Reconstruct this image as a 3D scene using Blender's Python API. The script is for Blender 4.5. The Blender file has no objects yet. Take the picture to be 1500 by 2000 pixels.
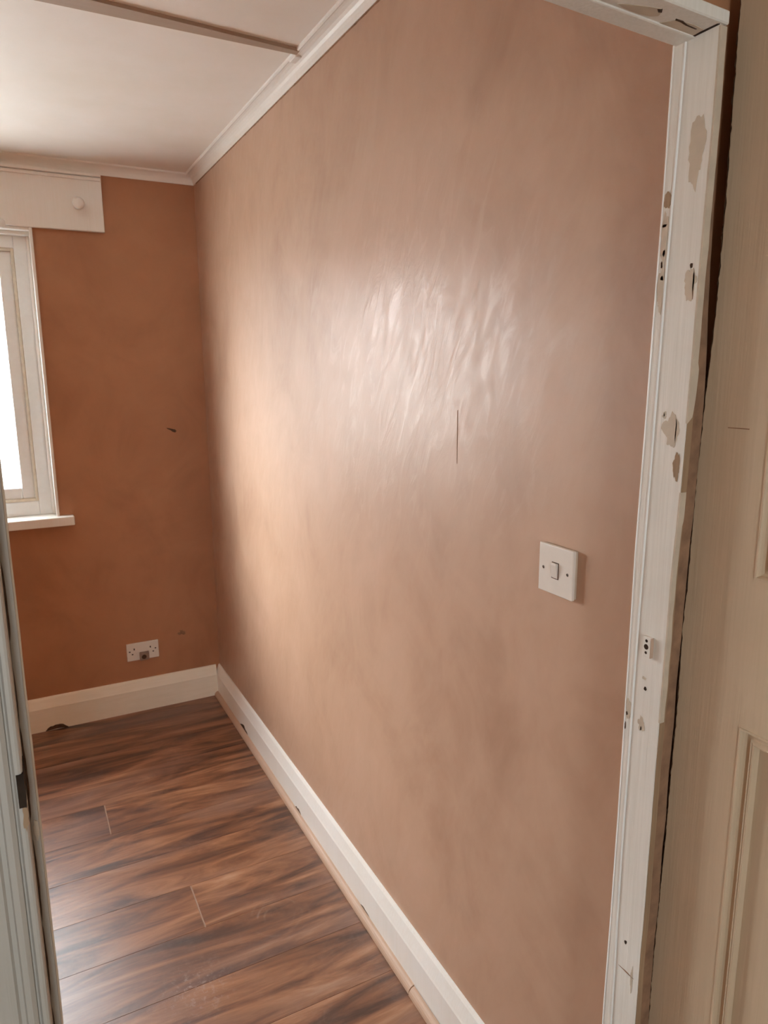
import bpy, bmesh, math, random
from mathutils import Matrix, Vector, noise
random.seed(7)
S = bpy.context.scene
COL = S.collection

# ------------------------------------------------------------------ camera
cd = bpy.data.cameras.new('camera'); cam = bpy.data.objects.new('camera', cd); COL.objects.link(cam)
cd.sensor_fit = 'VERTICAL'; cd.sensor_height = 36; cd.sensor_width = 27
cd.lens = 1386.5 / 2000 * 36
cd.clip_start = 0.02
R = Vector((0.88648259, -0.46272069, -0.00617967)); U = Vector((0.09538836, 0.16964579, 0.98087786)); F = Vector((0.45282412, 0.87012061, -0.1945262))
cam.matrix_world = Matrix(((R.x, U.x, -F.x, 0), (R.y, U.y, -F.y, 0), (R.z, U.z, -F.z, 1.5987), (0, 0, 0, 1)))
cd.dof.use_dof = True; cd.dof.focus_distance = 1.05; cd.dof.aperture_fstop = 16
S.camera = cam

# ------------------------------------------------------------------ world, exposure
w = bpy.data.worlds.new('overcast_sky'); S.world = w; w.use_nodes = True
bg = w.node_tree.nodes['Background']
bg.inputs['Color'].default_value = (0.94, 0.98, 1.04, 1); bg.inputs['Strength'].default_value = 16.0
S.view_settings.view_transform = 'Standard'; S.view_settings.look = 'None'
S.view_settings.gamma = 1; S.view_settings.use_curve_mapping = False
S.view_settings.exposure = 0.90
S.cycles.max_bounces = 14; S.cycles.diffuse_bounces = 10; S.cycles.glossy_bounces = 6; S.cycles.transparent_max_bounces = 12
S.cycles.sample_clamp_indirect = 6

# hazy low sun through thin cloud, coming in from the left outside the window
sl = bpy.data.lights.new('hazy_sun', 'SUN'); sl.energy = 2.0; sl.angle = math.radians(26); sl.color = (1.0, 0.93, 0.84)
so_ = bpy.data.objects.new('hazy_sun', sl); COL.objects.link(so_); so_.location = (-8, 11, 5)
so_.rotation_euler = Vector((math.cos(math.radians(23))*0.78, -math.cos(math.radians(23))*0.626, -math.sin(math.radians(23)))).to_track_quat('-Z', 'Y').to_euler()

def portal(name, loc, rot, sx, sy):          # guides sky sampling through a window opening
    l = bpy.data.lights.new(name, 'AREA'); l.shape = 'RECTANGLE'; l.size = sx; l.size_y = sy
    l.cycles.is_portal = True
    o = bpy.data.objects.new(name, l); COL.objects.link(o); o.location = loc; o.rotation_euler = rot
WX0, WX1, WZ0, WZ1 = -1.35, 0.148, 0.985, 2.18         # room window opening
HX0, HX1, HZ0, HZ1 = -0.70, -0.05, 0.95, 1.75             # added hall window opening, unseen
portal('window_daylight', ((WX0+WX1)/2, 3.68, (WZ0+WZ1)/2), (math.radians(-90), 0, 0), WX1-WX0, WZ1-WZ0)
portal('hall_fill_portal', ((HX0+HX1)/2, -1.82, (HZ0+HZ1)/2), (math.radians(90), 0, 0), HX1-HX0, HZ1-HZ0)

# ------------------------------------------------------------------ materials
class NT:
    def __init__(s, name):
        s.m = bpy.data.materials.new(name); s.m.use_nodes = True; s.t = s.m.node_tree
        s.b = s.t.nodes['Principled BSDF']
    def n(s, typ, **kw):
        nd = s.t.nodes.new(typ)
        for k, v in kw.items():
            if k.startswith('i_'):
                key = k[2:]; key = int(key) if key.isdigit() else key
                nd.inputs[key].default_value = v
            else: setattr(nd, k, v)
        return nd
    def l(s, a, b): s.t.links.new(a, b)
    def pos(s, scale=(1, 1, 1), rot=(0, 0, 0)):
        g = s.n('ShaderNodeNewGeometry'); mp = s.n('ShaderNodeMapping')
        mp.inputs['Scale'].default_value = scale
        src = g.outputs['Position']
        if any(rot):
            m0 = s.n('ShaderNodeMapping'); m0.inputs['Rotation'].default_value = rot; s.l(src, m0.inputs['Vector']); src = m0.outputs['Vector']
        s.l(src, mp.inputs['Vector']); return mp.outputs['Vector']
    def noise(s, vec, scale, detail=4, rough=0.55, dist=0.0):
        nd = s.n('ShaderNodeTexNoise'); nd.inputs['Scale'].default_value = scale; nd.inputs['Detail'].default_value = detail
        nd.inputs['Roughness'].default_value = rough; nd.inputs['Distortion'].default_value = dist
        s.l(vec, nd.inputs['Vector']); return nd.outputs['Fac']
    def ramp(s, fac, stops):
        nd = s.n('ShaderNodeValToRGB'); el = nd.color_ramp.elements
        while len(el) < len(stops): el.new(0.5)
        for e, (p, c) in zip(el, stops):
            e.position = p; e.color = c if len(c) == 4 else (*c, 1)
        s.l(fac, nd.inputs['Fac']); return nd.outputs['Color']
    def val(s, fac, a, b, c, d):
        nd = s.n('ShaderNodeMapRange'); nd.inputs[1].default_value = a; nd.inputs[2].default_value = b
        nd.inputs[3].default_value = c; nd.inputs[4].default_value = d; s.l(fac, nd.inputs[0]); return nd.outputs[0]
    def math(s, op, a, b=None):
        nd = s.n('ShaderNodeMath', operation=op)
        for i, v in enumerate((a, b)):
            if v is None: continue
            if isinstance(v, (int, float)): nd.inputs[i].default_value = v
            else: s.l(v, nd.inputs[i])
        return nd.outputs[0]
    def mix(s, fac, a, b, mode='MIX'):
        nd = s.n('ShaderNodeMix', data_type='RGBA', blend_type=mode)
        for i, v in ((0, fac), (6, a), (7, b)):
            if isinstance(v, (int, float)): nd.inputs[i].default_value = v
            elif isinstance(v, tuple): nd.inputs[i].default_value = v if len(v) == 4 else (*v, 1)
            else: s.l(v, nd.inputs[i])
        return nd.outputs[2]
    def bump(s, h, strength, dist):
        nd = s.n('ShaderNodeBump'); nd.inputs['Strength'].default_value = strength; nd.inputs['Distance'].default_value = dist
        s.l(h, nd.inputs['Height']); return nd
    def set(s, name, v):
        i = s.b.inputs[name]
        if isinstance(v, (int, float)): i.default_value = v
        elif isinstance(v, tuple): i.default_value = v if len(v) == 4 else (*v, 1)
        else: s.l(v, i)

def paint(name, c, rough=0.45, var=0.06, brush=(60, 60, 2), bumpd=0.0006, spec=0.4):
    m = NT(name)
    n1 = m.noise(m.pos((1, 1, 1)), 3.5, 5)
    n2 = m.noise(m.pos(brush), 3.0, 4)
    f = m.math('ADD', m.math('MULTIPLY', n1, 0.6), m.math('MULTIPLY', n2, 0.4))
    d = tuple(x*(1-var*1.6)*(1, .98, .93)[i] for i, x in enumerate(c)); u = tuple(min(1, x*(1+var)) for x in c)
    m.set('Base Color', m.ramp(f, [(0.3, d), (0.7, u)])); m.set('Roughness', rough); m.set('Specular IOR Level', spec)
    m.l(m.bump(n2, 0.5, bumpd).outputs[0], m.b.inputs['Normal'])
    return m.m

def plaster(name, base, trowel=True):
    m = NT(name)
    P = m.pos()
    big = m.noise(P, 1.6, 5, 0.6, 0.6)
    mid = m.noise(m.pos((1, 1, 0.7)), 4.0, 5, 0.6, 1.2)
    f = m.math('ADD', m.math('MULTIPLY', big, 0.55), m.math('MULTIPLY', mid, 0.45))
    d = (base[0]*0.82, base[1]*0.77, base[2]*0.74); u = (base[0]*1.12, base[1]*1.15, base[2]*1.2)
    col = m.ramp(f, [(0.32, d), (0.5, base), (0.68, u)])
    # fine trowel strokes: stretched along a steep diagonal in the wall plane
    st = m.noise(m.pos((15, 15, 4.5), (math.radians(-24), 0, 0)), 1.4, 5, 0.62, 1.6)
    fine = m.noise(P, 60, 3, 0.6)
    if trowel:
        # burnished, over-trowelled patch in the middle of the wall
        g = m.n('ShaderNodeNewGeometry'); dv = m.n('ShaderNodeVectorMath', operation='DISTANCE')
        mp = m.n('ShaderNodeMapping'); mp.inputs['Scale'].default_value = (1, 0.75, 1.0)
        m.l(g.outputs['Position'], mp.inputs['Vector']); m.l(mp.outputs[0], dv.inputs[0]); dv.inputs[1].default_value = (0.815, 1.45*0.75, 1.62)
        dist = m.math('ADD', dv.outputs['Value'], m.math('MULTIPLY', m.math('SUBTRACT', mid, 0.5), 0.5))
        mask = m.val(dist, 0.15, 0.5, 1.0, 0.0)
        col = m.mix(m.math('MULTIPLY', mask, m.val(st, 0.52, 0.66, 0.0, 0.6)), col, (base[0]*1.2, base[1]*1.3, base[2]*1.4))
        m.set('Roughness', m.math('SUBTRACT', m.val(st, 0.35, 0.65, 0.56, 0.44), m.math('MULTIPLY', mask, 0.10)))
        h = m.math('ADD', m.math('MULTIPLY', st, m.math('ADD', m.math('MULTIPLY', mask, m.val(big, 0.40, 0.62, 0.3, 2.2)), 0.10)), m.math('MULTIPLY', fine, 0.10))
    else:
        m.set('Roughness', 0.6); h = m.math('ADD', m.math('MULTIPLY', st, 0.35), m.math('MULTIPLY', fine, 0.08))
    m.set('Base Color', col); m.set('Specular IOR Level', 0.5)
    m.l(m.bump(h, 0.5, 0.0022).outputs[0], m.b.inputs['Normal'])
    return m.m

def plain(name, c, rough=0.5, spec=0.5, metal=0.0, var=0.08, sc=40):
    m = NT(name); n = m.noise(m.pos(), sc, 3)
    m.set('Base Color', m.ramp(n, [(0.3, tuple(x*(1-var) for x in c)), (0.7, tuple(min(1, x*(1+var)) for x in c))]))
    m.set('Roughness', rough); m.set('Specular IOR Level', spec); m.set('Metallic', metal); return m.m

def laminate():
    m = NT('dark_wood_laminate')
    oi = m.n('ShaderNodeObjectInfo'); g = m.n('ShaderNodeNewGeometry')
    off = m.n('ShaderNodeVectorMath', operation='SCALE'); cmb = m.n('ShaderNodeCombineXYZ')
    m.l(oi.outputs['Random'], cmb.inputs[0]); m.l(oi.outputs['Random'], cmb.inputs[1]); m.l(oi.outputs['Random'], cmb.inputs[2])
    m.l(cmb.outputs[0], off.inputs[0]); off.inputs['Scale'].default_value = 37.0
    ad = m.n('ShaderNodeVectorMath', operation='ADD'); m.l(g.outputs['Position'], ad.inputs[0]); m.l(off.outputs[0], ad.inputs[1])
    def mp(sc, rz=0):
        q = m.n('ShaderNodeMapping'); q.inputs['Scale'].default_value = sc; q.inputs['Rotation'].default_value = (0, 0, rz)
        m.l(ad.outputs[0], q.inputs['Vector']); return q.outputs[0]
    n1 = m.noise(mp((1.5, 9.0, 1)), 1.5, 7, 0.60, 0.9)
    n2 = m.noise(mp((5, 55, 1)), 1.6, 5, 0.6, 0.6)
    n3 = m.noise(mp((1.1, 4, 1)), 1.4, 3, 0.5, 0.8)
    f = m.math('ADD', m.math('ADD', m.math('MULTIPLY', n1, 0.64), m.math('MULTIPLY', n2, 0.10)), m.math('MULTIPLY', n3, 0.26))
    col = m.ramp(f, [(0.34, (0.030, 0.012, 0.006)), (0.42, (0.085, 0.033, 0.016)), (0.50, (0.20, 0.082, 0.038)), (0.58, (0.34, 0.160, 0.080)), (0.67, (0.48, 0.29, 0.18))])
    # purple-grey bands of the print
    col = m.mix(m.val(n3, 0.5, 0.68, 0.0, 0.5), col, (0.11, 0.070, 0.066))
    # pale plaster dust: a wiped swirl and a scuffed spot
    def dist(c):
        d = m.n('ShaderNodeVectorMath', operation='DISTANCE'); m.l(g.outputs['Position'], d.inputs[0]); d.inputs[1].default_value = c; return d.outputs['Value']
    dn = m.noise(m.pos(), 60, 6, 0.75, 0.4); dn2 = m.noise(m.pos(), 5, 3)
    d1 = m.math('ADD', dist((0.56, 1.80, 0)), m.math('MULTIPLY', m.math('SUBTRACT', dn2, 0.5), 0.05))
    ring = m.math('MULTIPLY', m.val(m.math('ABSOLUTE', m.math('SUBTRACT', m.math('PINGPONG', d1, 0.022), 0.011)), 0.0, 0.006, 0.5, 0.0), m.val(d1, 0.05, 0.11, 1.0, 0.0))
    d2 = dist((0.30, 1.65, 0))
    spot = m.math('MULTIPLY', m.val(d2, 0.0, 0.12, 1.0, 0.0), m.val(dn, 0.52, 0.66, 0.0, 0.75))
    film = m.math('MULTIPLY', m.val(dn2, 0.45, 0.7, 0.0, 1.0), m.val(dn, 0.45, 0.65, 0.03, 0.14))
    dust = m.math('MAXIMUM', m.math('MAXIMUM', m.math('MULTIPLY', m.math('MULTIPLY', ring, m.val(m.noise(m.pos(), 11, 3), 0.44, 0.60, 0.0, 1.0)), m.val(dn, 0.4, 0.6, 0.25, 0.8)), spot), film)
    col = m.mix(dust, col, (0.42, 0.33, 0.29))
    m.set('Base Color', col)
    m.set('Roughness', m.math('ADD', m.val(n1, 0.3, 0.7, 0.40, 0.33), m.math('MULTIPLY', dust, 0.3)))
    m.set('Specular IOR Level', 0.75)
    m.l(m.bump(m.math('ADD', n2, m.math('MULTIPLY', n1, 0.6)), 0.25, 0.002).outputs[0], m.b.inputs['Normal'])
    return m.m

def brickmat():
    m = NT('red_brickwork'); b = m.n('ShaderNodeTexBrick')
    q = m.n('ShaderNodeMapping'); g = m.n('ShaderNodeNewGeometry'); m.l(g.outputs['Position'], q.inputs[0]); q.inputs['Rotation'].default_value = (math.radians(90), 0, 0)
    m.l(q.outputs[0], b.inputs['Vector']); b.inputs['Color1'].default_value = (0.40, 0.11, 0.07, 1); b.inputs['Color2'].default_value = (0.50, 0.17, 0.11, 1)
    b.inputs['Mortar'].default_value = (0.5, 0.42, 0.36, 1); b.inputs['Scale'].default_value = 1.0; b.inputs['Brick Width'].default_value = 0.225; b.inputs['Row Height'].default_value = 0.075; b.inputs['Mortar Size'].default_value = 0.01
    m.set('Base Color', b.outputs['Color']); m.set('Roughness', 0.9); return m.m

def glassmat():
    m = NT('window_glass'); t = m.t; t.nodes.remove(m.b)
    tr = m.n('ShaderNodeBsdfTransparent'); gl = m.n('ShaderNodeBsdfGlossy'); gl.inputs['Roughness'].default_value = 0.02
    tr.inputs[0].default_value = (0.96, 0.98, 0.97, 1)
    lw = m.n('ShaderNodeLayerWeight'); lw.inputs['Blend'].default_value = 0.5
    fr = m.math('ADD', m.math('MULTIPLY', m.math('POWER', lw.outputs['Facing'], 5.0), 0.8), 0.03); mx = m.n('ShaderNodeMixShader')
    m.l(fr, mx.inputs[0]); m.l(tr.outputs[0], mx.inputs[1]); m.l(gl.outputs[0], mx.inputs[2])
    m.l(mx.outputs[0], t.nodes['Material Output'].inputs[0]); return m.m

PL = (0.51, 0.333, 0.228); PL_SHADE = (0.43, 0.205, 0.10)  # second tone: the same plaster with shade and warm bounce light painted in
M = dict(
    plaster=plaster('pink_brown_plaster', PL), plaster_shade=plaster('plaster_shade_toned', PL_SHADE, False),
    ceil=paint('ceiling_white_paint', (0.88, 0.865, 0.835), 0.5, 0.03, (2, 2, 2), 0.001),
    white=paint('white_gloss_paint', (0.88, 0.885, 0.865), 0.35, 0.03),
    cream=paint('cream_gloss_paint', (0.90, 0.85, 0.73), 0.35, 0.04, (3, 3, 30)),
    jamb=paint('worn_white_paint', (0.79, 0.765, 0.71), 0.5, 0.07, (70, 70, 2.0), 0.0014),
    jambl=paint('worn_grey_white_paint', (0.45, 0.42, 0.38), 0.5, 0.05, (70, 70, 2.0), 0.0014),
    door=paint('aged_cream_door_paint', (0.60, 0.47, 0.33), 0.6, 0.06, (55, 55, 2.0), 0.0010),
    under=plain('old_cream_undercoat', (0.56, 0.47, 0.36), 0.6),
    pvc=plain('white_plastic_frame', (0.90, 0.955, 0.965), 0.3, var=0.02), gasket=plain('yellowed_glazing_bead', (0.74, 0.71, 0.60), 0.5),
    wood=paint('bare_brown_timber', (0.36, 0.235, 0.14), 0.75, 0.2, (90, 90, 2.0), 0.001),
    pinkwood=paint('pinkish_beading_timber', (0.55, 0.39, 0.29), 0.5, 0.08, (60, 3, 60)),
    batten=paint('grey_brown_batten', (0.42, 0.335, 0.265), 0.6, 0.05, (2, 50, 50)),
    gap=plain('dirty_brown_filler', (0.27, 0.15, 0.085), 0.9, var=0.25), dark=plain('dark_bare_hole', (0.035, 0.022, 0.014), 0.9, 0.2, var=0.4),
    chip=plain('dark_brown_chip', (0.085, 0.045, 0.025), 0.85, 0.3, var=0.4, sc=120),
    plate=plain('white_switch_plastic', (0.78, 0.74, 0.67), 0.32, var=0.02), screw=plain('dull_steel_screw', (0.22, 0.19, 0.16), 0.45, metal=0.8),
    plug=plain('grey_brown_plastic', (0.30, 0.22, 0.16), 0.4), lam=laminate(), core=plain('pale_fibreboard_edge', (0.31, 0.20, 0.14), 0.8),
    brick=brickmat(), render=plain('white_render', (0.82, 0.81, 0.78), 0.9, sc=2), conc=plain('grey_concrete', (0.42, 0.41, 0.39), 0.9, sc=3),
    glass=glassmat(), carpet=plain('brown_carpet', (0.16, 0.11, 0.08), 0.95, sc=200), hallp=paint('beige_hall_paint', (0.50, 0.39, 0.28), 0.7, 0.05),
)

# ------------------------------------------------------------------ helpers
def obj(name, bm, mat, parent=None, smooth=False):
    me = bpy.data.meshes.new(name); bmesh.ops.recalc_face_normals(bm, faces=bm.faces); bm.to_mesh(me); bm.free()
    for mm in (mat if isinstance(mat, (list, tuple)) else [mat]): me.materials.append(M[mm] if isinstance(mm, str) else mm)
    if smooth:
        for p in me.polygons: p.use_smooth = True
    o = bpy.data.objects.new(name, me); COL.objects.link(o)
    if parent: o.parent = parent; o.matrix_parent_inverse = parent.matrix_world.inverted() if False else Matrix.Identity(4); 
    return o
def kid(name, bm, mat, parent, smooth=False, label=None):
    """part in world coordinates under a parent whose own transform is a pure translation"""
    p = parent; off = Vector((0, 0, 0))
    while p: off += p.location; p = p.parent
    bmesh.ops.translate(bm, verts=bm.verts, vec=-off)
    o = obj(name, bm, mat, parent, smooth)
    if label: o['label'] = label
    return o
def origin(o, loc):
    loc = Vector(loc); d = loc - o.location
    for v in o.data.vertices: v.co -= d
    o.location = loc; return o
def struct(o, label=None, cat=None):
    o['kind'] = 'structure'
    if label: o['label'] = label
    if cat: o['category'] = cat
    return o
def tag(o, label, cat, group=None):
    o['label'] = label; o['category'] = cat
    if group: o['group'] = group
    return o
def empty(name, loc):
    o = bpy.data.objects.new(name, None); o.empty_display_size = 0.05; o.location = loc; COL.objects.link(o); return o
def box(bm, x0, x1, y0, y1, z0, z1, bev=0.0, seg=1):
    r = bmesh.ops.create_cube(bm, size=1, matrix=Matrix.Translation(((x0+x1)/2, (y0+y1)/2, (z0+z1)/2)) @ Matrix.Diagonal((x1-x0, y1-y0, z1-z0, 1)))
    if bev:
        es = list({e for v in r['verts'] for e in v.link_edges})
        bmesh.ops.bevel(bm, geom=es, offset=bev, segments=seg, affect='EDGES', profile=0.6)
    return bm
def B(*a, **k): return box(bmesh.new(), *a, **k)
def prism(pts, axis, a, b, bm=None):
    """polygon pts (in the two other axes, cyclic order) extruded along axis from a to b"""
    bm = bm or bmesh.new()
    def P(p, t): return {'X': (t, p[0], p[1]), 'Y': (p[0], t, p[1]), 'Z': (p[0], p[1], t)}[axis]
    A = [bm.verts.new(P(p, a)) for p in pts]; C = [bm.verts.new(P(p, b)) for p in pts]; n = len(pts)
    bm.faces.new(A); bm.faces.new(C[::-1])
    for i in range(n): bm.faces.new((A[i], A[(i+1) % n], C[(i+1) % n], C[i]))
    return bm
def loft(rings, bm=None):
    bm = bm or bmesh.new(); V = [[bm.verts.new(p) for p in r] for r in rings]; n = len(V[0])
    for a, b in zip(V, V[1:]):
        for i in range(n): bm.faces.new((a[i], a[(i+1) % n], b[(i+1) % n], b[i]))
    bm.faces.new(V[0][::-1]); bm.faces.new(V[-1]); return bm
def lathe(prof, c, axis, seg=24, bm=None):
    """prof: (radius, height) pairs turned about axis through c"""
    rings = []
    for r, h in prof:
        ring = []
        for i in range(seg):
            a = 2*math.pi*i/seg; u, v = max(r, 1e-5)*math.cos(a), max(r, 1e-5)*math.sin(a)
            ring.append({'X': (c[0]+h, c[1]+u, c[2]+v), 'Y': (c[0]+u, c[1]+h, c[2]+v), 'Z': (c[0]+u, c[1]+v, c[2]+h)}[axis])
        rings.append(ring)
    return loft(rings, bm)
def blob(c, ru, rv, axis, t0, t1, n=14, jag=0.3, seed=0):
    """irregular flat flake in the plane normal to axis"""
    pts = []; n = n*2
    for i in range(n):
        a = 2*math.pi*i/n; q = (math.cos(a)*1.1, math.sin(a)*1.1, seed*3.7)
        k = 1+jag*(2.2*noise.noise(q)+1.3*noise.noise((q[0]*3, q[1]*3, q[2]))+0.6*noise.noise((q[0]*8, q[1]*8, q[2])))
        pts.append((c[0]+ru*k*math.cos(a), c[1]+rv*k*math.sin(a)))
    return prism(pts, axis, t0, t1)
def lerp(tab, z):
    tab = sorted(tab)
    if z <= tab[0][0]: return tab[0][1]
    for (a, x), (b, y) in zip(tab, tab[1:]):
        if z <= b: return x+(y-x)*(z-a)/(b-a)
    return tab[-1][1]

# ------------------------------------------------------------------ room shell
XR, YB, ZC = 0.815, 3.375, 2.45
XL = -1.75
YF = 0.672            # room face of the doorway wall
struct(obj('wall_right', B(XR, XR+0.12, YF-0.06, YB+0.27, -0.06, ZC+0.06), 'plaster'), 'bare pink-brown plastered wall with glossy trowel marks, right of the doorway')
bm = bmesh.new()
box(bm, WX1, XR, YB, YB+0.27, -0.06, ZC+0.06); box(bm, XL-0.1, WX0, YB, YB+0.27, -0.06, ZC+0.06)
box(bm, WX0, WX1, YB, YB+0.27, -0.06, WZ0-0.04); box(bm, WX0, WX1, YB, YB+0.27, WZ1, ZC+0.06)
struct(obj('wall_back', bm, 'plaster_shade'), 'bare plastered end wall, toned browner as painted shade, with the window in it')
struct(obj('wall_left', B(XL-0.12, XL, YF-0.06, YB, -0.06, ZC+0.06), 'plaster_shade'))
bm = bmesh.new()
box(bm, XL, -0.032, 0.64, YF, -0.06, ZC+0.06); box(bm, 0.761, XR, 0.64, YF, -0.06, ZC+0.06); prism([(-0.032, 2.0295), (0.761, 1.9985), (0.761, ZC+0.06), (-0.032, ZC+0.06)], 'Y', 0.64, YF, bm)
struct(obj('wall_front', bm, 'plaster_shade'), 'plastered wall that holds the doorway')
struct(obj('ceiling', B(XL-0.1, XR+0.1, YF-0.06, YB+0.1, ZC, ZC+0.08), 'ceil'), 'white painted ceiling')

# floor: slab, and laminate planks one by one
fl = struct(obj('floor', B(XL, XR, 0.5, YB, -0.06, -0.009), 'core'), 'dark brown wood laminate floor with boards laid across the room')
def plank(x0, x1, y0, y1):
    bm = bmesh.new(); c = 0.0007; g = 0.00012
    x0 += g; x1 -= g; y0 += g; y1 -= g
    lo = [(x0, y0, -0.009), (x1, y0, -0.009), (x1, y1, -0.009), (x0, y1, -0.009)]
    mi = [(x0, y0, -c), (x1, y0, -c), (x1, y1, -c), (x0, y1, -c)]
    e = 0.0022
    hi = [(x0+e, y0+c, 0), (x1-e, y0+c, 0), (x1-e, y1-c, 0), (x0+e, y1-c, 0)]
    loft([lo, mi, hi], bm); bm.faces.ensure_lookup_table()
    for f in bm.faces:                        # worn board ends show the pale core
        n = f.calc_center_median()
        if -c*1.05 < n.z < -1e-5 and (abs(n.x-x0) < e or abs(n.x-x1) < e): f.material_index = 1
    o = kid('plank', bm, ['lam', 'core'], fl); return o
W_, L_ = 0.195, 1.285
joints = {2: 0.363, 5: 0.1718}
y = 1.85-W_*7; k = -6
rows = []
yy = 1.85
while yy > 0.62: yy -= W_
i0 = round((yy-1.85)/W_)
for i in range(i0, 9):
    ya = 1.85+W_*i; yb = min(ya+W_, YB-0.004)
    if yb-ya < 0.02: continue
    ya_ = max(ya, 0.62)
    j = {0: 0.363, 3: 0.1718}.get(i, random.uniform(-0.40, -0.12))
    xs = [j+L_*t for t in range(-3, 3)]
    for a, b in zip(xs, xs[1:]):
        a, b = max(a, XL+0.004), min(b, XR-0.004)
        if b-a > 0.03: plank(a, b, ya_, yb)

# skirting boards
def skirt(axis, a, b, wall, h=0.157):
    t = 0.020
    prof = [(0, 0.0), (t, 0.0), (t, 0.108), (t-0.002, 0.114), (0.009, 0.149), (0.005, 0.156), (0, h)]
    if axis == 'Y': return prism([(wall-p, z) for p, z in prof], 'Y', a, b)
    return prism([(wall-p, z) for p, z in prof], 'X', a, b)
br = struct(obj('baseboard_right', skirt('Y', YF, YB-0.001, XR-0.0005), 'white'), 'off-white bevelled skirting board along the right wall')
bb = struct(obj('baseboard_back', skirt('X', XL, XR-0.0205, YB-0.0005), 'cream'), 'cream bevelled skirting board under the window wall')
def bead(y0, y1, off=0.0):
    pts = [(XR-0.0205, 0.0)] + [(XR-0.0205-0.0185*math.sin(a)-off, 0.0205*math.cos(a)) for a in (0, .3, .6, .9, 1.2, 1.571)][0:6]
    return prism([(XR-0.0205, 0.0008)] + [(x, z+0.001) for x, z in pts[1:]][::-1], 'Y', y0, y1)
kid('floor_bead', bead(1.372, YB-0.022), 'pinkwood', br, label='long pinkish brown quarter-round bead at the floor')
kid('floor_bead', bead(YF, 1.368, 0.0015), 'pinkwood', br, label='short pinkish brown quarter-round bead nearest the doorway')
def chipmesh(axis, wall, a, b, z, h, seed):
    rnd = random.Random(seed); n = 9; top = [(a+(b-a)*i/n, z+h*math.sin(math.pi*i/n)**.7*(1+rnd.uniform(-.25, .25))) for i in range(n+1)]
    bot = [(b, z-h*.15), ((a+b)/2, z+h*.05), (a, z-h*.1)]
    return prism(top+bot, axis, wall-0.0206, wall-0.012)
kid('paint_chip', chipmesh('Y', YB, 0.004, 0.098, 0.002, 0.021, 1), 'chip', bb, label='dark chipped patch')
kid('paint_chip', chipmesh('X', XR, 2.845, 2.965, 0.019, 0.020, 2), 'chip', br, label='dark chipped patch')
kid('paint_chip', chipmesh('X', XR, 2.19, 2.255, 0.019, 0.013, 3), 'chip', br, label='dark chipped patch')
kid('paint_chip', chipmesh('X', XR, 1.63, 1.70, 0.020, 0.007, 4), 'chip', br, label='dark chipped patch')

# cornices and the ceiling batten
def coving(proj, drop):
    pts = [(0, ZC-drop), (0.004, ZC-drop)]
    for i in range(7):
        a = math.pi/2*i/6; pts.append((0.005+(proj-0.013)*(1-math.cos(a)), ZC-drop+0.004+(drop-0.010)*math.sin(a)))
    pts += [(proj-0.008, ZC-0.0075), (proj-0.004, ZC-0.0085), (proj-0.0005, ZC-0.006), (proj, ZC), (0, ZC)]
    return pts
t2 = struct(obj('trim_1', prism([(XR-p, z) for p, z in coving(0.044, 0.040)], 'Y', YF, YB), 'white'), 'white coved cornice along the top of the right wall')
t3 = struct(obj('trim_2', prism([(YB-p, z) for p, z in coving(0.042, 0.040)], 'X', XL, XR), 'ceil'), 'white coved cornice along the top of the window wall')
def ragged(i):
    y = YF+0.002+(YB-YF-0.05)*i/300; h = 0.0022+0.0016*noise.noise((y*18, 3, 0))+0.0016*noise.noise((y*70, 5, 0))
    return [(XR-0.0006, y, ZC-0.0400-max(h, 0.0003)), (XR+0.001, y, ZC-0.0400-max(h, 0.0003)), (XR+0.001, y, ZC-0.0395), (XR-0.0030, y, ZC-0.0395)]
kid('plaster_edge', loft([ragged(i) for i in range(301)]), 'gap', t2, label='ragged brown plaster line under the cornice')
bm = prism([(XR-0.036, 1.972), (0.0, 1.917), (XL, 1.910), (XL, 1.992), (XR-0.036, 1.994)], 'Z', ZC-0.009, ZC+0.0005)
t4 = struct(obj('trim_3', bm, 'batten'), 'flat grey-brown batten crossing the ceiling')
kid('batten_end', B(XR-0.040, XR-0.020, 1.9945, 2.042, ZC-0.0125, ZC-0.001, bev=0.002), 'ceil', t4, label='chipped white end block at the cornice')

# ------------------------------------------------------------------ window
wn = struct(empty('window_1', ((WX0+WX1)/2, YB, WZ0)), 'white framed window at the left, bright daylight outside')
# timber lining round the reveal
def ring_frame(bm, x0, x1, z0, z1, y0, y1, wd, bev=0.002, sides='LRTB', seg=1):
    if 'L' in sides: box(bm, x0, x0+wd, y0, y1, z0, z1, bev, seg)
    if 'R' in sides: box(bm, x1-wd, x1, y0, y1, z0, z1, bev, seg)
    if 'T' in sides: box(bm, x0+wd, x1-wd, y0, y1, z1-wd, z1, bev, seg)
    if 'B' in sides: box(bm, x0+wd, x1-wd, y0, y1, z0, z0+wd, bev, seg)
    return bm
kid('reveal_lining', ring_frame(bmesh.new(), WX0, WX1, WZ0-0.035, WZ1, YB-0.012, YB+0.075, 0.012, 0.003, 'LRT', 2), 'white', wn)
fx0, fx1, fz0, fz1 = WX0+0.012, WX1-0.012, WZ0, WZ1-0.012
kid('head_moulding', B(fx0, fx1, YB+0.02, YB+0.06, fz1-0.014, fz1, bev=0.004, seg=2), 'white', wn)
kid('side_moulding', B(fx1-0.012, fx1, YB+0.045, YB+0.062, fz0, fz1-0.014, bev=0.004, seg=2), 'white', wn)
kid('frame', ring_frame(bmesh.new(), fx0, fx1, fz0, fz1, YB+0.062, YB+0.132, 0.062, 0.004, seg=2), 'pvc', wn)
sx0, sx1, sz0, sz1 = fx0+0.062, fx1-0.062, fz0+0.062, fz1-0.062
mid = (sx0+sx1)/2
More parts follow.
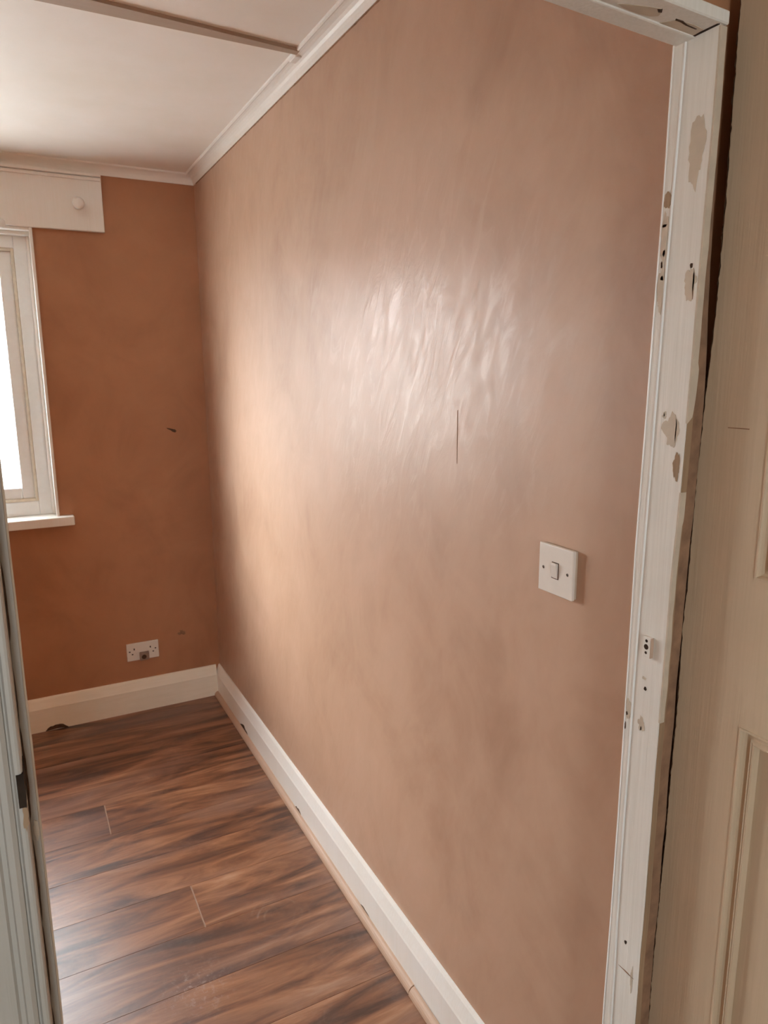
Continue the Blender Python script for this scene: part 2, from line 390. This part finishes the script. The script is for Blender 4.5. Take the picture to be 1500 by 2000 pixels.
for a, b in ((mid+0.02, sx1), (sx0, mid-0.02)):
    sh = kid('sash', ring_frame(bmesh.new(), a+0.012, b-0.012, sz0+0.012, sz1-0.012, YB+0.075, YB+0.125, 0.05, 0.006, seg=2), 'pvc', wn)
    kid('weather_seal', ring_frame(bmesh.new(), a, b, sz0, sz1, YB+0.066, YB+0.115, 0.0125, 0.002), 'gasket', sh, label='yellowed seal around the sash')
    kid('glass_pane', B(a+0.05, b-0.05, YB+0.098, YB+0.102, sz0+0.05, sz1-0.05), 'glass', sh)
kid('mullion', B(mid-0.02, mid+0.02, YB+0.062, YB+0.132, sz0, sz1, bev=0.003), 'pvc', wn)
kid('sill', B(WX0-0.055, WX1+0.056, YB-0.050, YB+0.075, WZ0-0.040, WZ0, bev=0.005, seg=3), 'white', wn)
kid('outer_sill', prism([(YB+0.10, WZ0-0.02), (YB+0.33, WZ0-0.05), (YB+0.33, WZ0-0.01), (YB+0.10, WZ0+0.03)], 'X', WX0+0.001, WX1-0.001), 'pvc', wn)
lb = lathe([(0.0, -0.012), (0.016, -0.012), (0.019, -0.007), (0.019, 0.0)], (0.035, YB-0.0235, WZ1+0.004), 'Y', 20)
o = obj('blind_bracket', lb, 'white', smooth=True); origin(o, (0.035, YB-0.022, WZ1+0.004))
tag(o, 'small round white bracket at the top edge of the window', 'bracket')

# pelmet board over the window with its top moulding and knob
pb = obj('pelmet_board', B(XL+0.3, 0.4255, YB-0.0195, YB-0.0005, WZ1+0.0006, 2.409, bev=0.002), 'white'); origin(pb, (-0.5, YB, WZ1))
tag(pb, 'flat white painted board above the window, under the cornice', 'board')
kid('top_moulding', B(XL+0.3, 0.4235, YB-0.038, YB-0.0195, 2.395, 2.4085, bev=0.003, seg=2), 'white', pb)
kid('top_moulding', B(XL+0.3, 0.4215, YB-0.029, YB-0.0195, 2.380, 2.3925, bev=0.002, seg=2), 'white', pb)
kb = lathe([(0.0, 0.0), (0.013, 0.0), (0.0115, -0.008), (0.014, -0.014), (0.021, -0.019), (0.0225, -0.028), (0.0230, -0.044), (0.020, -0.052), (0.012, -0.0565), (0.0, -0.058)], (0.327, YB-0.0195, 2.281), 'Y', 28)
o = obj('round_knob', kb, 'white', smooth=True); origin(o, (0.327, YB-0.0195, 2.281))
tag(o, 'round white knob on the board above the window', 'knob')

# marks on the end wall
def mark(name, bm, mat, par, label): return kid(name, bm, mat, par, label=label)
wb = bpy.data.objects['wall_back']; wr = bpy.data.objects['wall_right']
mark('plaster_scrape', prism([(0.628, 1.349), (0.645, 1.346), (0.668, 1.340), (0.674, 1.333), (0.668, 1.326), (0.655, 1.330), (0.648, 1.337), (0.636, 1.342)], 'Y', YB-0.0006, YB+0.002), 'chip', wb, 'dark scraped mark in the plaster')
mark('plaster_scrape', blob((0.638, 0.352), 0.018, 0.011, 'Y', YB-0.0006, YB+0.002, seed=5), 'gap', wb, 'brown scuff above the socket')
mark('scratch', prism([(1.2335, 1.520), (1.2365, 1.518), (1.2355, 1.41), (1.2340, 1.408)], 'X', XR-0.0004, XR+0.002), 'gap', wr, 'thin vertical scratch in the plaster')

# ------------------------------------------------------------------ double socket with a small dark fitting
sx, sz = 0.4508, 0.2983; so = empty('wall_socket', (sx, YB, sz)); tag(so, 'white double wall socket low on the window wall, above the skirting', 'socket')
kid('face_plate', B(sx-0.073, sx+0.073, YB-0.010, YB-0.0005, sz-0.043, sz+0.043, bev=0.003, seg=2), 'plate', so)
def hole(x, z, wx, wz): kid('pin_hole', B(x-wx, x+wx, YB-0.0106, YB-0.006, z-wz, z+wz), 'dark', so)
for cx in (sx-0.043, sx+0.045):
    hole(cx+0.004 if cx < sx else cx-0.010, sz+0.014, 0.0025, 0.0045); hole(cx-0.017 if cx < sx else cx+0.013, sz+0.004, 0.0035, 0.0025); hole(cx-0.005 if cx < sx else cx+0.002, sz-0.010, 0.0035, 0.0025)
for x in (sx-0.026, sx+0.030): kid('rocker', B(x-0.005, x+0.005, YB-0.0125, YB-0.009, sz-0.012, sz+0.002, bev=0.001), 'plate', so)
pgx, pgz = sx+0.004, sz-0.022
pg = empty('small_plug', (pgx, YB-0.010, pgz)); tag(pg, 'small grey-brown block plugged into the middle of the wall socket', 'plug')
kid('body', B(pgx-0.022, pgx+0.022, YB-0.024, YB-0.0127, pgz-0.022, pgz+0.020, bev=0.005, seg=2), 'plug', pg)
kid('dark_centre', lathe([(0, -0.003), (0.009, -0.003), (0.011, 0.0), (0.011, 0.004)], (pgx-0.002, YB-0.0242, pgz-0.004), 'Y', 18), 'chip', pg, label='dark round centre')

# ------------------------------------------------------------------ light switch
ys, zs = 0.9071, 1.2608; sw = empty('light_switch', (XR, ys, zs)); tag(sw, 'square white light switch on the right plaster wall', 'switch')
kid('face_plate', B(XR-0.0125, XR-0.0055, ys-0.043, ys+0.043, zs-0.043, zs+0.043, bev=0.0022, seg=3), 'plate', sw)
kid('back_box_edge', B(XR-0.0056, XR-0.0003, ys-0.0405, ys+0.0405, zs-0.0415, zs+0.0415), 'under', sw, label='rough beige plaster edge behind the plate')
# rocker: pressed in at the bottom, tilted out at the top
rk = prism([(XR-0.0127, zs-0.013), (XR-0.0137, zs-0.0128), (XR-0.0185, zs+0.011), (XR-0.0180, zs+0.0132), (XR-0.0127, zs+0.0136)], 'Y', ys-0.0075, ys+0.0075)
bmesh.ops.bevel(rk, geom=list(rk.edges), offset=0.0007, segments=2, affect='EDGES')
kid('rocker', rk, 'plate', sw)
kid('rocker_gap', B(XR-0.0127, XR-0.0105, ys-0.0088, ys+0.0088, zs-0.0145, zs+0.0148), 'chip', sw)
for dy, ang in ((0.0305, 0.9), (-0.0305, 0.6)):
    s = kid('screw', lathe([(0.0, -0.0004), (0.0026, -0.0004), (0.0029, 0.0), (0.0029, 0.003)], (XR-0.0125, ys+dy, zs), 'X', 18), 'screw', sw)
    sl = B(-0.0002, 0.0008, -0.0024, 0.0024, -0.0005, 0.0005); bmesh.ops.rotate(sl, verts=sl.verts, cent=(0, 0, 0), matrix=Matrix.Rotation(ang, 3, 'X')); bmesh.ops.translate(sl, verts=sl.verts, vec=(XR-0.0132, ys+dy, zs))
    kid('screw_slot', sl, 'dark', s)

# ------------------------------------------------------------------ doorway lining
tl = struct(empty('trim_4', (0.36, 0.66, 0)), 'old white door lining around the doorway with chipped paint')
HZ = 1.980
L0 = [(0.0, .722), (0.6106, .7235), (0.7668, .7262), (0.9583, .7280), (1.2019, .7284), (1.3528, .7282), (1.5052, .7315), (1.6382, .7335), (1.8174, .7370), (1.9756, .7374)]
L1 = [(0.0, .672), (.6878, .6722), (.7846, .6735), (.9105, .6738), (1.0026, .6728), (1.1052, .6721), (1.196, .6717), (1.2883, .6707), (1.4887, .6675), (1.6448, .6651), (1.718, .664), (1.8505, .6605), (1.9723, .6582)]
L2 = [(0.0, .629), (.7508, .6277), (.8209, .6262), (.9415, .6259), (1.0287, .6256), (1.1131, .6248), (1.2142, .6235), (1.3395, .6222), (1.4503, .6185), (1.5462, .6173), (1.6363, .616), (1.7239, .6154), (1.7814, .6145), (1.8769, .6125), (1.9728, .6128)]
JX = 0.749; DXG = 0.7845
zsam = [HZ*i/90 for i in range(91)]; zsl = [(HZ+0.028)*i/90 for i in range(91)]
def wob(z, s, a=0.0005): return a*noise.noise((z*14, s, 0)) + a*0.6*noise.noise((z*60, s+9, 0))
FX = 0.7482
def YFAR(z): return FX*0.667/lerp(L0, z)
rj = kid('jamb', loft([[(JX, lerp(L2, z)+wob(z, 1), z), (JX+0.0115+wob(z, 2), lerp(L2, z)+0.001, z), (JX+0.0115, YFAR(z)-0.0004, z), (JX, YFAR(z)-0.0004, z)] for z in zsam]), 'jamb', tl, label='right jamb of the doorway')
rs = kid('door_stop', loft([[(FX+0.0006, YFAR(z)-0.0002, z), (FX-0.0002+wob(z, 3, .0003), YFAR(z)-0.0022, z), (FX+wob(z, 4, .0003), lerp(L1, z)+0.0016, z), (FX-0.0006+wob(z, 7, .0004), lerp(L1, z)+0.0004, z), (JX+0.0002, lerp(L1, z)-0.0004+wob(z, 5, .0006), z), (JX+0.0005, YFAR(z)-0.0002, z)] for z in zsam]), 'jamb', tl, label='right door stop strip')
kid('highlight_ridge', loft([[(FX-0.0013+wob(z, 61, .0003), lerp(L1, z)+0.0012+wob(z, 62, .0006), z), (FX-0.0011, lerp(L1, z)-0.0002+wob(z, 62, .0006), z), (FX+0.0008, lerp(L1, z)-0.0010, z), (FX+0.0008, lerp(L1, z)+0.0020, z)] for z in zsam]), 'white', rs, label='thin ridge of paint, whitened as a highlight')  # paint bead in a lighter material that stands in for its lit side
kid('highlight_ridge', loft([[(FX-0.0011+wob(z, 63, .0003), YFAR(z)-0.0016, z), (FX+0.0006, YFAR(z)-0.0022, z), (FX+0.0010, YFAR(z)+0.0003, z), (FX-0.0006, YFAR(z)+0.0003, z)] for z in zsam]), 'white', rs, label='far edge whitened as window light')  # white strip stands in for window light on the far corner
# bare timber and torn paint on the front edge of the right jamb
def frontwidth(z):      # width of the paint skin left on the edge
    if z > 1.60: return 0.0105+0.0010*noise.noise((z*25, 3, 1))
    if z > 1.535: return 0.0125*(1-((1.60-z)/0.07)**3*0.5)
    if z > 1.445: return 0.0
    if z > 1.12: return 0.0085+0.0018*noise.noise((z*20, 5, 1))+(0.0015 if z > 1.40 else 0)
    return 0.0
def skin(z0, z1, n, mat, par, wf, dy, name, label, x0=-0.0003):
    rings = []
    for i in range(n+1):
        z = z0+(z1-z0)*i/n; y = lerp(L2, z)+wob(z, 1); wv = max(wf(z), 0.0006)
        rings.append([(JX+x0, y-dy, z), (JX+wv, y-dy*0.8, z), (JX+wv, y+0.0008, z), (JX+x0, y+0.0008, z)])
    return kid(name, loft(rings), mat, par, label=label)
skin(0.0, HZ-0.001, 90, 'wood', rj, lambda z: 0.0112+0.0012*noise.noise((z*9, 8, 2)), 0.0006, 'bare_edge', 'bare brown timber edge', 0.0012)
kid('gap_filling', loft([[(JX+0.0110, lerp(L2, z)+0.0035+0.018*min(1, max(0, (z-1.55)/0.38))+wob(z, 51, .0012), z), (DXG, lerp(L2, z)+0.0050+0.018*min(1, max(0, (z-1.55)/0.38))+wob(z, 52, .0012), z), (DXG, .6395, z), (JX+0.0110, .6395, z)] for z in [1.97*i/80 for i in range(81)]]), 'gap', tl, label='brown filling in the gap beside the jamb')
skin(1.532, HZ-0.002, 60, 'under', rj, frontwidth, 0.0016, 'paint_flake', 'cream paint skin left on the edge')
skin(1.122, 1.444, 50, 'under', rj, frontwidth, 0.0016, 'paint_flake', 'cream paint skin left on the edge')
# patches on the reveal: gouges, filler and chips (plane X = JX)
def rpatch(c, ru, rv, mat, seed, label, name='paint_patch', jag=0.26, t=0.0005): return kid(name, blob(c, ru, rv, 'X', JX-t, JX+0.001, 16, jag, seed), mat, rj, label=label)
rpatch((0.632, 1.845), 0.011, 0.034, 'under', 11, 'worn cream patch on the reveal')
rpatch((0.6265, 1.705), 0.0085, 0.019, 'under', 12, 'cream patch where paint came off')
rpatch((0.6275, 1.722), 0.0018, 0.003, 'chip', 13, 'small nail hole', 'nail_hole')
rpatch((0.6225, 1.700), 0.0010, 0.014, 'gap', 14, 'torn paint edge')
rpatch((0.640, 1.518), 0.012, 0.022, 'under', 15, 'cream patch with lifted paint')
rpatch((0.632, 1.522), 0.0010, 0.014, 'gap', 16, 'crack in the paint')
rpatch((0.652, 1.541), 0.0030, 0.0045, 'under', 17, 'chip of bare cream')
rpatch((0.652, 1.541), 0.0010, 0.002, 'chip', 19, 'small nail hole', 'nail_hole')
rpatch((0.6265, 1.475), 0.0045, 0.017, 'wood', 18, 'rounded bite of bare wood at the edge')
rpatch((0.652, 1.1615), 0.0021, 0.0030, 'dark', 20, 'dark screw hole', 'nail_hole', 0.15)
rpatch((0.655, 1.176), 0.0035, 0.0020, 'under', 23, 'chipped patch')
rpatch((0.655, 1.107), 0.0055, 0.010, 'under', 21, 'scraped patch below the screw hole')
rpatch((0.6545, 1.100), 0.0012, 0.0026, 'gap', 24, 'small nail hole', 'nail_hole')
rpatch((0.6555, 0.7486), 0.0022, 0.0032, 'dark', 22, 'dark screw hole near the floor', 'nail_hole', 0.15)
rpatch((0.651, 0.700), 0.012, 0.0010, 'gap', 25, 'fine crack in the paint')
rpatch((0.640, 0.695), 0.0020, 0.020, 'under', 26, 'scraped streak')
# bare flakes on the stop
def spatch(z, h, seed, mat='under', label='bare patch on the stop', u=0.5, wd=0.30):
    y0, y1 = YFAR(z)-0.002, lerp(L1, z)+0.001
    kid('paint_patch', blob((y0+(y1-y0)*u, z), abs(y1-y0)*wd*1.3, h, 'X', FX-0.0009, FX+0.0004, 14, .22, seed), mat, rs, label=label)
spatch(1.765, 0.034, 31); spatch(1.700, 0.026, 32); spatch(1.805, 0.009, 33, 'wood'); spatch(1.742, 0.0035, 34, 'gap', wd=.12, u=.6); spatch(1.728, 0.0045, 35, 'chip', wd=.11, u=.45); spatch(1.712, 0.003, 36, 'wood', wd=.14, u=.6); spatch(1.775, 0.002, 40, 'gap', wd=.2, u=.4)
spatch(1.120, 0.014, 37); spatch(1.112, 0.003, 38, 'chip', wd=.11, u=.3); spatch(1.092, 0.005, 39, 'chip', wd=.06, u=.1)

# head of the lining with gouged soffit
def lean(bm):                                 # the head is out of level, rising to the left
    for v in bm.verts: v.co.z += (JX-v.co.x)*0.038
    return bm
hd = kid('head', lean(B(-0.0315, JX+0.0115, 0.6095, 0.6745, HZ, HZ+0.0145, bev=0.0015)), 'jamb', tl)
hs = kid('head_stop', lean(prism([(0.646, HZ+0.0005), (0.6465, HZ-0.0016), (0.648, HZ-0.0022), (0.672, HZ-0.0022), (0.6738, HZ-0.0012), (0.6742, HZ+0.0005)], 'X', -0.0195, FX+0.001)), 'jamb', tl)
def hpatch(pts, mat, label, t=0.0006): return kid('paint_patch', lean(prism(pts, 'Z', HZ-t, HZ+0.001)), mat, hd, label=label)
hpatch([(0.620, .640), (0.628, .636), (0.640, .632), (0.655, .627), (0.668, .6235), (0.6740, .629), (0.677, .636), (0.670, .641), (0.656, .6435), (0.642, .644), (0.630, .643)], 'under', 'cream gouge in the soffit')
hpatch([(0.664, .626), (0.6695, .6235), (0.6745, .629), (0.671, .631)], 'chip', 'dark end of the gouge')
hpatch([(0.690, .646), (0.700, .634), (0.712, .630), (0.726, .629), (0.7445, .631), (0.7465, .650), (0.745, .6585), (0.735, .6585), (0.728, .654), (0.716, .656), (0.704, .652)], 'under', 'bare cream corner of the soffit')
hpatch([(0.6985, .6305), (0.710, .630), (0.720, .6325), (0.7365, .6335), (0.7355, .6350), (0.7185, .6345), (0.708, .6325), (0.700, .6325)], 'chip', 'dark crack in the soffit', 0.0009)
hpatch([(0.7455, .6575), (0.7465, .615), (0.7488, .613), (0.7488, .6585)], 'dark', 'dark joint at the top of the jamb', 0.001)

# left side of the doorway
XLJ = -0.0196
LS = lambda z: -0.0118+wob(z, 21, .0003)
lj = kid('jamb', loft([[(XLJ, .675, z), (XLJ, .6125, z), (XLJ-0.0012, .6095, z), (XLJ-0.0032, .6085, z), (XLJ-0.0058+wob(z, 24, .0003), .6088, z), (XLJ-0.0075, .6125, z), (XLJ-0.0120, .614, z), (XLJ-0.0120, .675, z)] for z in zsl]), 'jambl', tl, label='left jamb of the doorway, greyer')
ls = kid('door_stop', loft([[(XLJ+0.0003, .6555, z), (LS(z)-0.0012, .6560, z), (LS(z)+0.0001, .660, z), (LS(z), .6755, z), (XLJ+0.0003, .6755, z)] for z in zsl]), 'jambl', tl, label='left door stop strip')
def crack(z0, z1, wmax, seed, name='paint_crack'):
    rings = []; n = max(8, int((z1-z0)/0.006))
    for i in range(n+1):
        z = z0+(z1-z0)*i/n; f = math.sin(math.pi*(i/n))**0.5 if 0 < i < n else 0.05
        wd = wmax*f*(0.7+0.6*abs(noise.noise((z*40, seed, 0)))); cx = XLJ+0.0006+0.0005*noise.noise((z*30, seed+4, 0))
        rings.append([(cx-0.0001, .6545, z), (cx+wd, .6548, z), (cx+wd, .6575, z), (cx-0.0001, .6575, z)])
    kid(name, loft(rings), 'chip', ls, label='dark crack beside the stop')
crack(1.375, 1.445, 0.0016, 1); crack(1.30, 1.35, 0.0006, 6); crack(1.205, 1.295, 0.0020, 2); crack(1.10, 1.185, 0.0013, 3); crack(1.02, 1.095, 0.0011, 4); crack(0.88, 1.005, 0.0010, 5)
kid('latch_recess', B(XLJ-0.0052, XLJ+0.0004, .6078, .640, 1.246, 1.276), 'dark', lj, label='black latch slot cut into the jamb')
kid('bare_edge', blob((XLJ-0.0012, 1.238), 0.0022, 0.012, 'Y', .6080, .612, 14, .3, 44), 'wood', lj, label='splintered bare wood below the slot')
kid('paint_patch', blob((-0.0155, 1.195), 0.0022, 0.010, 'Y', .6550, .657, 14, .2, 45), 'under', ls, label='cream patch on the stop')
kid('stop_edge', loft([[(LS(z)-0.0006, .6575, z), (LS(z)+0.0007+wob(z*2.5, 41, .0003), .659, z), (LS(z)+0.0007+wob(z*2.5, 42, .0003), .672, z), (LS(z)-0.0006, .672, z)] for z in zsl]), 'under', ls, label='ragged cream paint edge')
# architrave on the hall side, left
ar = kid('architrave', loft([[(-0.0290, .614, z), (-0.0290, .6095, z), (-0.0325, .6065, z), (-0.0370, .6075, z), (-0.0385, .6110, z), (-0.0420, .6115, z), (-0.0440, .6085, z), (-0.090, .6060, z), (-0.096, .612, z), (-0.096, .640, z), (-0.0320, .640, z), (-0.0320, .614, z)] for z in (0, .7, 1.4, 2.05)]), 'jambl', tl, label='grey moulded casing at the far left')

# latch keeper: little block with three holes
kp = empty('latch_keeper', (JX, 0.6495, 1.2258)); tag(kp, 'small white painted block with three holes screwed to the right jamb', 'latch keeper')
kid('plate', B(JX-0.0062, JX-0.0003, 0.6436, 0.6556, 1.2105, 1.2395, bev=0.0008, seg=2), 'jamb', kp)
kid('shaded_side', B(JX-0.0058, JX-0.0003, 0.6428, 0.6437, 1.2105, 1.2390), 'pinkwood', kp, label='side painted pinkish brown for shade')  # pinkish tone is the shade on this side, put into the colour
for zz, r in ((1.2338, 0.0020), (1.2252, 0.0034), (1.2168, 0.0018)):
    kid('hole', lathe([(0, -0.0003), (r, -0.0003), (r*1.15, 0.0), (r*1.15, 0.001)], (JX-0.0062, 0.6502, zz), 'X', 16), 'dark', kp)

# ------------------------------------------------------------------ cream panelled door beside the doorway
DX = 0.785
L3 = [(0.0, .633), (.7159, .6323), (.7903, .631), (.928, .628), (1.0266, .6275), (1.1223, .6258), (1.2131, .6265), (1.2568, .6275), (1.309, .6250), (1.4143, .6245), (1.4823, .6232), (1.5739, .6204), (1.612, .618), (1.6737, .6155), (1.7921, .6143), (1.9051, .6157), (2.0018, .6163), (2.04, .6163)]
dr = struct(empty('door_1', (DX, 0.25, 0.0)), 'cream panelled door at the right edge, beside the door lining')
DZ0, DZ1 = 0.006, 2.036; DT = 0.038
YS = 0.5305
zz = [DZ0+(DZ1-DZ0)*i/420 for i in range(421)]
stl = kid('stile', loft([[(DX, lerp(L3, z)+0.0014*noise.noise((z*70, 1, 0))+0.0008*noise.noise((z*200, 2, 0)), z), (DX+DT, lerp(L3, z), z), (DX+DT, YS, z), (DX, YS, z)] for z in zz]), 'door', dr)
# dirty ragged edge of old filler along the stile
kid('ragged_edge', loft([[(DX+0.0008, lerp(L3, z)+0.0020+0.0016*noise.noise((z*60, 5, 0))+0.0026*noise.noise((z*240, 6, 0)), z), (DX+0.010, lerp(L3, z)+0.002, z), (DX+0.010, lerp(L3, z)-0.001, z), (DX+0.0008, lerp(L3, z)-0.001, z)] for z in zz]), 'chip', stl, label='dark ragged paint edge')
kid('stile', B(DX, DX+DT, -0.135, -0.040, DZ0, DZ1), 'door', dr)
kid('muntin', B(DX, DX+DT, 0.20, 0.29, 0.22, 1.93), 'door', dr)
for z0, z1 in ((DZ0, 0.22), (1.152, 1.347), (1.93, DZ1)):
    kid('rail', B(DX, DX+DT, -0.040, YS, z0, z1), 'door', dr) if z0 != 1.152 else kid('rail', B(DX-0.0002, DX+DT, -0.040, YS, z0, z1), 'door', dr)
PDX = DX+0.014
for z0, z1 in ((0.22, 1.152), (1.347, 1.93)):
    for y0, y1 in ((0.29, YS), (-0.040, 0.20)):
        kid('panel', B(PDX, PDX+0.010, y0, y1, z0, z1), 'door', dr)
        # moulding: quirk, ogee and inner fillet, mitred round the panel
        prof = [(0.0, 0.0), (0.0006, -0.0018), (0.0030, -0.0020), (0.0042, 0.0005), (0.0050, 0.0050), (0.0080, 0.0062), (0.0120, 0.0055), (0.0148, 0.0030), (0.0155, 0.0045), (0.0175, 0.0032), (0.0195, 0.0040), (0.0205, 0.0139), (0.0, 0.0139)]
        rings = [[(DX+h, yy_, zz_) for (yy_, zz_) in ((y0+d, z0+d), (y1-d, z0+d), (y1-d, z1-d), (y0+d, z1-d))] for d, h in prof]
        bm = bmesh.new(); V = [[bm.verts.new(p) for p in r] for r in rings]
        for a, b in zip(V, V[1:]+V[:1]):
            for i in range(4): bm.faces.new((a[i], a[(i+1) % 4], b[(i+1) % 4], b[i]))
        kid('panel_moulding', bm, 'door', dr)
kid('scuff', B(DX-0.0003, DX+0.001, 0.556, 0.585, 1.527, 1.5282), 'gap', dr, label='thin pencil-like scuff')

# ------------------------------------------------------------------ hall behind the camera
struct(obj('floor_hall', B(XL, 0.95, -1.8, 0.5, -0.06, -0.004), 'carpet'))
struct(obj('ceiling_hall', B(XL-0.1, 0.95, -1.8, 0.64, ZC, ZC+0.08), 'ceil'))
struct(obj('wall_hall_right', B(DX+DT+0.004, 0.95, -1.8, 0.64, -0.06, ZC), 'hallp'))
struct(obj('wall_hall_left', B(XL-0.12, XL, -1.8, 0.64, -0.06, ZC), 'hallp'))
bm = bmesh.new()
box(bm, XL, HX0, -1.9, -1.8, -0.06, ZC); box(bm, HX1, 0.95, -1.9, -1.8, -0.06, ZC); box(bm, HX0, HX1, -1.9, -1.8, -0.06, HZ0); box(bm, HX0, HX1, -1.9, -1.8, HZ1, ZC)
struct(obj('wall_hall_back', bm, 'hallp'))
w2 = struct(empty('added_hall_window', ((HX0+HX1)/2, -1.85, HZ0)), 'added white framed hall window, unseen, letting in fill light')  # added out of view, placed and sized for its light on the doorway
kid('frame', ring_frame(bmesh.new(), HX0, HX1, HZ0, HZ1, -1.89, -1.83, 0.06, 0.003), 'pvc', w2)
kid('glass_pane', B(HX0+0.06, HX1-0.06, -1.862, -1.858, HZ0+0.06, HZ1-0.06), 'glass', w2)

# ------------------------------------------------------------------ outside
struct(obj('ground', B(-40, 40, YB+0.27, 60, -0.5, -0.35), 'conc'), 'grey concrete yard outside the window')
hb = empty('brick_building', (-3, 15, -0.35)); tag(hb, 'low red brick building with white lower wall seen through the window', 'building')
kid('upper_wall', B(-9, 4, 15, 20, 1.82, 2.80), 'brick', hb); kid('lower_wall', B(-9, 4, 14.97, 20, -0.35, 1.82), 'render', hb)
kid('coping', B(-9.1, 4.1, 14.9, 20.1, 2.80, 2.88), 'conc', hb); kid('band', B(-9, 4, 14.94, 14.97, 1.50, 1.56), 'conc', hb)
